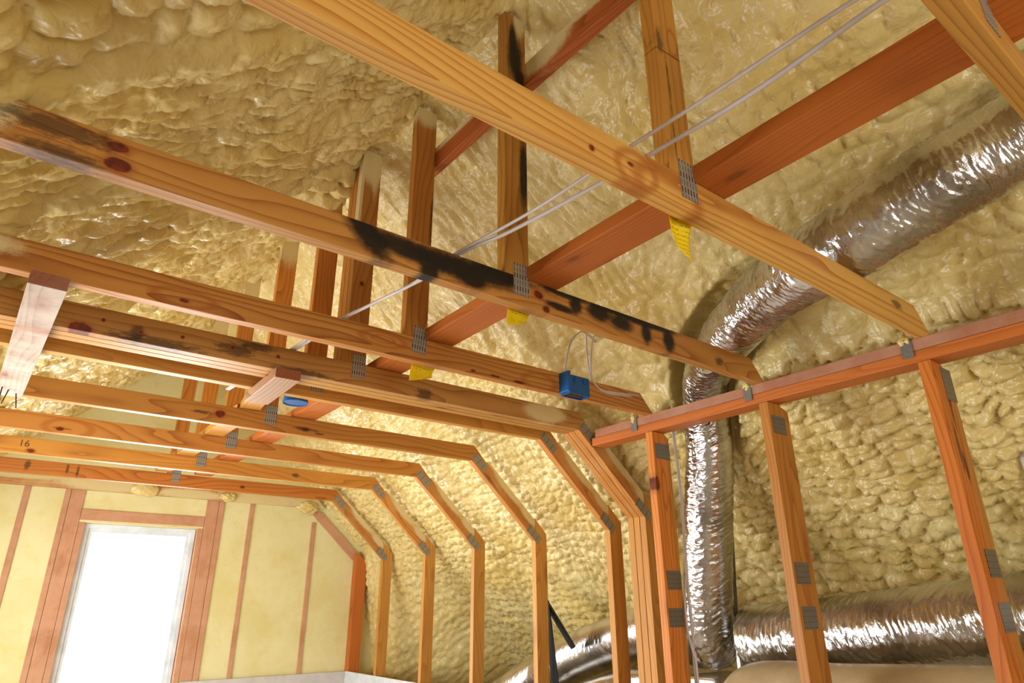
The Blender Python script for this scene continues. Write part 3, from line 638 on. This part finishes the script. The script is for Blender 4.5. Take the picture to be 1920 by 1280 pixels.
o = tube('flexible_duct', [(2.98, 2.45, -.38), (3.0, 2.8, -.40), (3.0, 3.3, -.53), (3.0, 3.8, -.78)], .07, FOIL2, None, .006, 64, crinkle(.0015, 31)); tag(o, 'thin dark foil duct under the shiny sloping one', 'duct')
# plenum the ducts meet in
pl = empty('duct_plenum', 2.80, 2.12, -EYE); tag(pl, 'foil-wrapped box at the foot of the vertical duct, its corner taped in silver', 'plenum')
me = poly_mesh('plenum_body', [(2.62, -EYE), (2.98, -EYE), (2.98, -.30), (2.62, -.30)], 1.99, 2.2, .01); link('plenum_body', me, FOIL2, pl, Matrix.Translation((0, 0, EYE)))
me = poly_mesh('corner_tape', [(2.80, -EYE), (2.835, -EYE), (2.815, .02), (2.795, .02)], 1.975, 1.995, .004); link('corner_tape', me, foil_mat('silver_tape', '#f0eeee', .3), pl, Matrix.Translation((0, 0, EYE)))
# straps
tag(beam('hanger_strap', (2.80, 1.935, .35), (2.80, 1.972, -.10), .004, .024, plain('grey_strap', '#5c584c', .6), None, (1, 0, 0)), 'grey hanging strap between the vertical and the horizontal duct', 'strap')
bs = empty('black_strap', 2.80, 3.26, .0); tag(bs, 'black webbing strap in an inverted V holding the sloping foil duct', 'strap')
BK = plain('black_webbing', '#0d0c0c', .8, 0, .3)
beam('strap_leg', (2.785, 3.30, .02), (2.80, 3.235, -.50), .006, .062, BK, bs, (0, 1, .05))
beam('strap_leg', (2.795, 3.295, .0), (2.90, 3.19, -.24), .006, .095, BK, bs, (0, 1, .6))

# ------------------------------------------------------------------ drywall started at the bottom
tag(board_pts('drywall_sheet', [(1.36, -EYE), (2.655, -EYE), (2.655, -.512), (1.36, -.512)], YG-.018, YG-.004, DRY, None, (1, 0)), 'drywall sheet starting up the gable wall, right of the window', 'drywall')
tag(beam('drywall_sheet', (2.650, 2.75, -1.12), (2.650, 5.775, -1.12), .013, 1.22, plain('drywall_white', '#dfe4ea', .8, 0, .05, .2)), 'white drywall sheet along the feet of the slanted knee studs', 'drywall')
tag(board_pts('drywall_offcut', [(2.90, .30), (3.0, .28), (3.0, .52), (2.90, .535)], .70, .762, DRY, None, (0, 1)), 'small grey-white card stuck in the foam at the right edge', 'drywall')

# ------------------------------------------------------------------ cables, boxes, tags
CAB = plain('white_cable_jacket', '#cfc4c4', .4)
def cable(nm, pts, label, r=.0042, group=None):
    o = tube(nm, pts, r, CAB, None, .02, 10); tag(o, label, 'cable', group); return o
cable('electrical_cable', [(.935, -.5, .93), (.925, .156, .896), (.912, .30, .898), (.90, .56, .893), (.892, .755, .8945), (.872, 1.05, .885), (.845, 1.365, .8945), (.835, 1.60, .890), (.775, 1.97, .8945), (.762, 2.20, .90), (.742, 2.40, .8945), (.70, 3.0, .90)], 'thin white cable strung over the joist tops, the upper of the two', .0042)
cable('electrical_cable', [(.968, -.5, .915), (.956, .156, .896), (.952, .26, .898), (.953, .50, .888), (.945, .75, .8945), (.93, .86, .890), (.885, 1.15, .883), (.858, 1.33, .8945), (.85, 1.50, .889), (.80, 1.80, .888), (.784, 1.97, .8945), (.771, 2.25, .897), (.752, 2.42, .8945), (.71, 3.0, .90)], 'thicker white cable strung over the joist tops, the lower of the two', .0052)
cable('electrical_cable', [(1.762, 1.935, .885), (1.772, 1.93, .96), (1.81, 1.94, 1.05), (1.87, 1.955, 1.11), (1.93, 1.98, 1.14), (2.02, 2.0, 1.12)], 'cable rising from the blue box, left of its twin', .004)
cable('electrical_cable', [(1.775, 1.945, .885), (1.785, 1.945, .96), (1.828, 1.955, 1.06), (1.885, 1.965, 1.12), (1.95, 1.99, 1.15), (2.04, 2.01, 1.13)], 'cable rising from the blue box, right of its twin', .004)
cable('electrical_cable', [(2.05, 2.0, 1.16), (1.92, 1.94, 1.14), (1.895, 1.93, 1.04), (1.90, 1.925, .93), (1.925, 1.92, .876), (1.98, 1.92, .858), (2.10, 1.918, .866), (2.20, 1.92, .876)], 'cable looping down beside the blue box and along the joist to the right', .004)
cable('electrical_cable', [(2.07, 2.0, 1.15), (1.965, 1.95, 1.12), (1.925, 1.935, 1.02), (1.915, 1.93, .92), (1.935, 1.925, .868), (1.99, 1.922, .852), (2.10, 1.92, .858), (2.205, 1.925, .868)], 'cable loop nearest the foam, pinned to the joist right of the blue box', .004)
cable('electrical_cable', [(2.428, 1.930, .76), (2.428, 1.925, .62), (2.426, 1.918, .45), (2.410, 1.910, .27), (2.394, 1.905, .05), (2.396, 1.905, -.14), (2.388, 1.905, -.30), (2.388, 1.905, -EYE)], 'white cable running straight down the right side of the stud', .0065)
cable('electrical_cable', [(2.385, 1.900, .12), (2.366, 1.903, .02), (2.362, 1.903, -.05), (2.367, 1.903, -.12), (2.384, 1.898, -.20), (2.386, 1.893, -.32), (2.386, 1.893, -EYE)], 'white cable bowing out beside the lower stud plates', .005)
BLUE = plain('blue_plastic', '#08538f', .4, 0, 0)
bx = empty('electrical_box', 1.79, 1.925, .80); tag(bx, 'square blue electrical box nailed to the joist, cables entering on top', 'electrical box')
def openbox(nm, x0, x1, y0, y1, z0, z1, t, mat, parent, openface='-z'):
    bm = bmesh.new()
    def c(a0, a1, b0, b1, c0, c1):
        r = bmesh.ops.create_cube(bm, size=1)
        for v in r['verts']: v.co = Vector((a0+(v.co.x+.5)*(a1-a0), b0+(v.co.y+.5)*(b1-b0), c0+(v.co.z+.5)*(c1-c0)+EYE))
    c(x0, x1, y0, y0+t, z0, z1); c(x0, x1, y1-t, y1, z0, z1); c(x0, x0+t, y0+t, y1-t, z0, z1); c(x1-t, x1, y0+t, y1-t, z0, z1); c(x0+t, x1-t, y0+t, y1-t, z1-t, z1)
    for xx in (x0+.03, x1-.03): c(xx-.006, xx+.006, y0-.003, y0, z0+.05, z0+.07)
    me = bpy.data.meshes.new(nm); bm.to_mesh(me); bm.free()
    return link(nm, me, mat, parent, Matrix())
openbox('box_body', 1.735, 1.845, 1.874, 1.929, .792, .872, .003, BLUE, bx)
me = poly_mesh('mounting_flange', [(1.722, .80), (1.737, .80), (1.737, .885), (1.722, .885)], 1.868, 1.929, .002); link('mounting_flange', me, BLUE, bx, Matrix.Translation((0, 0, EYE)))
rb = empty('round_electrical_box', .91, 2.682, .80); tag(rb, 'round blue ceiling box fixed behind the single truss', 'electrical box')
bm = bmesh.new()
for (r0, z0_, z1_) in ((.05, .795, .835), (.053, .793, .799)):
    segs = 40; R = []
    for (r, z) in ((r0, z0_), (r0, z1_), (.002, z1_), (.002, z1_-.003), (r0-.003, z1_-.003), (r0-.003, z0_)):
        R.append([bm.verts.new((.905+r*math.cos(2*math.pi*q/segs), 2.676+r*math.sin(2*math.pi*q/segs), z+EYE)) for q in range(segs)])
    for a_ in range(6):
        A, B = R[a_], R[(a_+1) % 6]
        for q in range(segs): bm.faces.new((A[q], A[(q+1) % segs], B[(q+1) % segs], B[q]))
bmesh.ops.recalc_face_normals(bm, faces=bm.faces)
me = bpy.data.meshes.new('box_ring'); bm.to_mesh(me); bm.free(); link('box_ring', me, BLUE, rb, Matrix())
# yellow tags
ky = NT('yellow_tag_paper'); tc = ky.n('ShaderNodeTexCoord'); sp = ky.n('ShaderNodeSeparateXYZ'); ky.l(tc.outputs['Generated'], sp.inputs[0])
ln = ky.math('LESS_THAN', ky.math('FRACT', ky.math('MULTIPLY', sp.outputs[2], 11)), .28); wd_ = ky.math('GREATER_THAN', ky.noise(ky.map(tc.outputs['Generated'], sc=(40, 1, 11)), 1.0, 0), .48)
inn = ky.math('MULTIPLY', ky.math('GREATER_THAN', sp.outputs[0], .25), ky.math('LESS_THAN', sp.outputs[0], .9))
ky.l(ky.mix(ky.math('MULTIPLY', ky.math('MULTIPLY', ky.math('MULTIPLY', ln, wd_), inn), .6), lin('#f2cf0c'), lin('#4a3c10')), ky.b.inputs['Base Color']); ky.b.inputs['Roughness'].default_value = .5
def ytag(x0, x1, y, z1, drop, curl, tilt, label):
    bm = bmesh.new(); n = 10; G = []
    for i in range(n+1):
        row = []
        for j in range(n+1):
            u = i/n; v = j/n
            x = x0+(x1-x0)*u+tilt*v*.6; z = z1-drop*v*(.75+.5*u if tilt >= 0 else 1.2-.5*u)+tilt*0
            yy = y+curl*math.sin(v*2.2)*(.4+u)+.006*math.sin(u*5)
            row.append(bm.verts.new((x, yy, z+EYE)))
        G.append(row)
    for i in range(n):
        for j in range(n): bm.faces.new((G[i][j], G[i+1][j], G[i+1][j+1], G[i][j+1]))
    g = bmesh.ops.extrude_face_region(bm, geom=bm.faces[:])
    for v in [e for e in g['geom'] if isinstance(e, bmesh.types.BMVert)]: v.co.y += .0006
    bmesh.ops.recalc_face_normals(bm, faces=bm.faces)
    me = bpy.data.meshes.new('paper_tag'); bm.to_mesh(me); bm.free(); me.polygons.foreach_set('use_smooth', [True]*len(me.polygons))
    o = link('paper_tag', me, ky.m, None, Matrix()); tag(o, label, 'tag', 'yellow truss tags')
ytag(1.050, 1.130, .784, .835, .095, .02, .02, 'curled yellow tag under the honey-coloured joist by the red runner')
ytag(1.062, 1.155, 1.388, .83, .062, .03, -.01, 'yellow tag with small print under the black-sprayed joist')
ytag(1.080, 1.185, 1.992, .83, .068, .03, -.01, 'yellow tag hanging below the cathedral-grained joist')
# pencil number on the amber joist
tx = bpy.data.curves.new('pencil', 'FONT'); tx.body = '16'; tx.size = .052; tx.extrude = .0002
to = bpy.data.objects.new('tmp_text', tx); COL.objects.link(to); bpy.context.view_layer.update()
me = bpy.data.meshes.new_from_object(to.evaluated_get(bpy.context.evaluated_depsgraph_get())); bpy.data.objects.remove(to)
tj = [o for o in bpy.data.objects if o.get('label', '').startswith('amber truss')][0]
link('pencil_number', me, plain('pencil_grey', '#4a3420', .8), tj, Matrix.Translation((.022, 4.5475, .838+EYE)) @ Matrix.Rotation(math.pi/2, 4, 'X'))
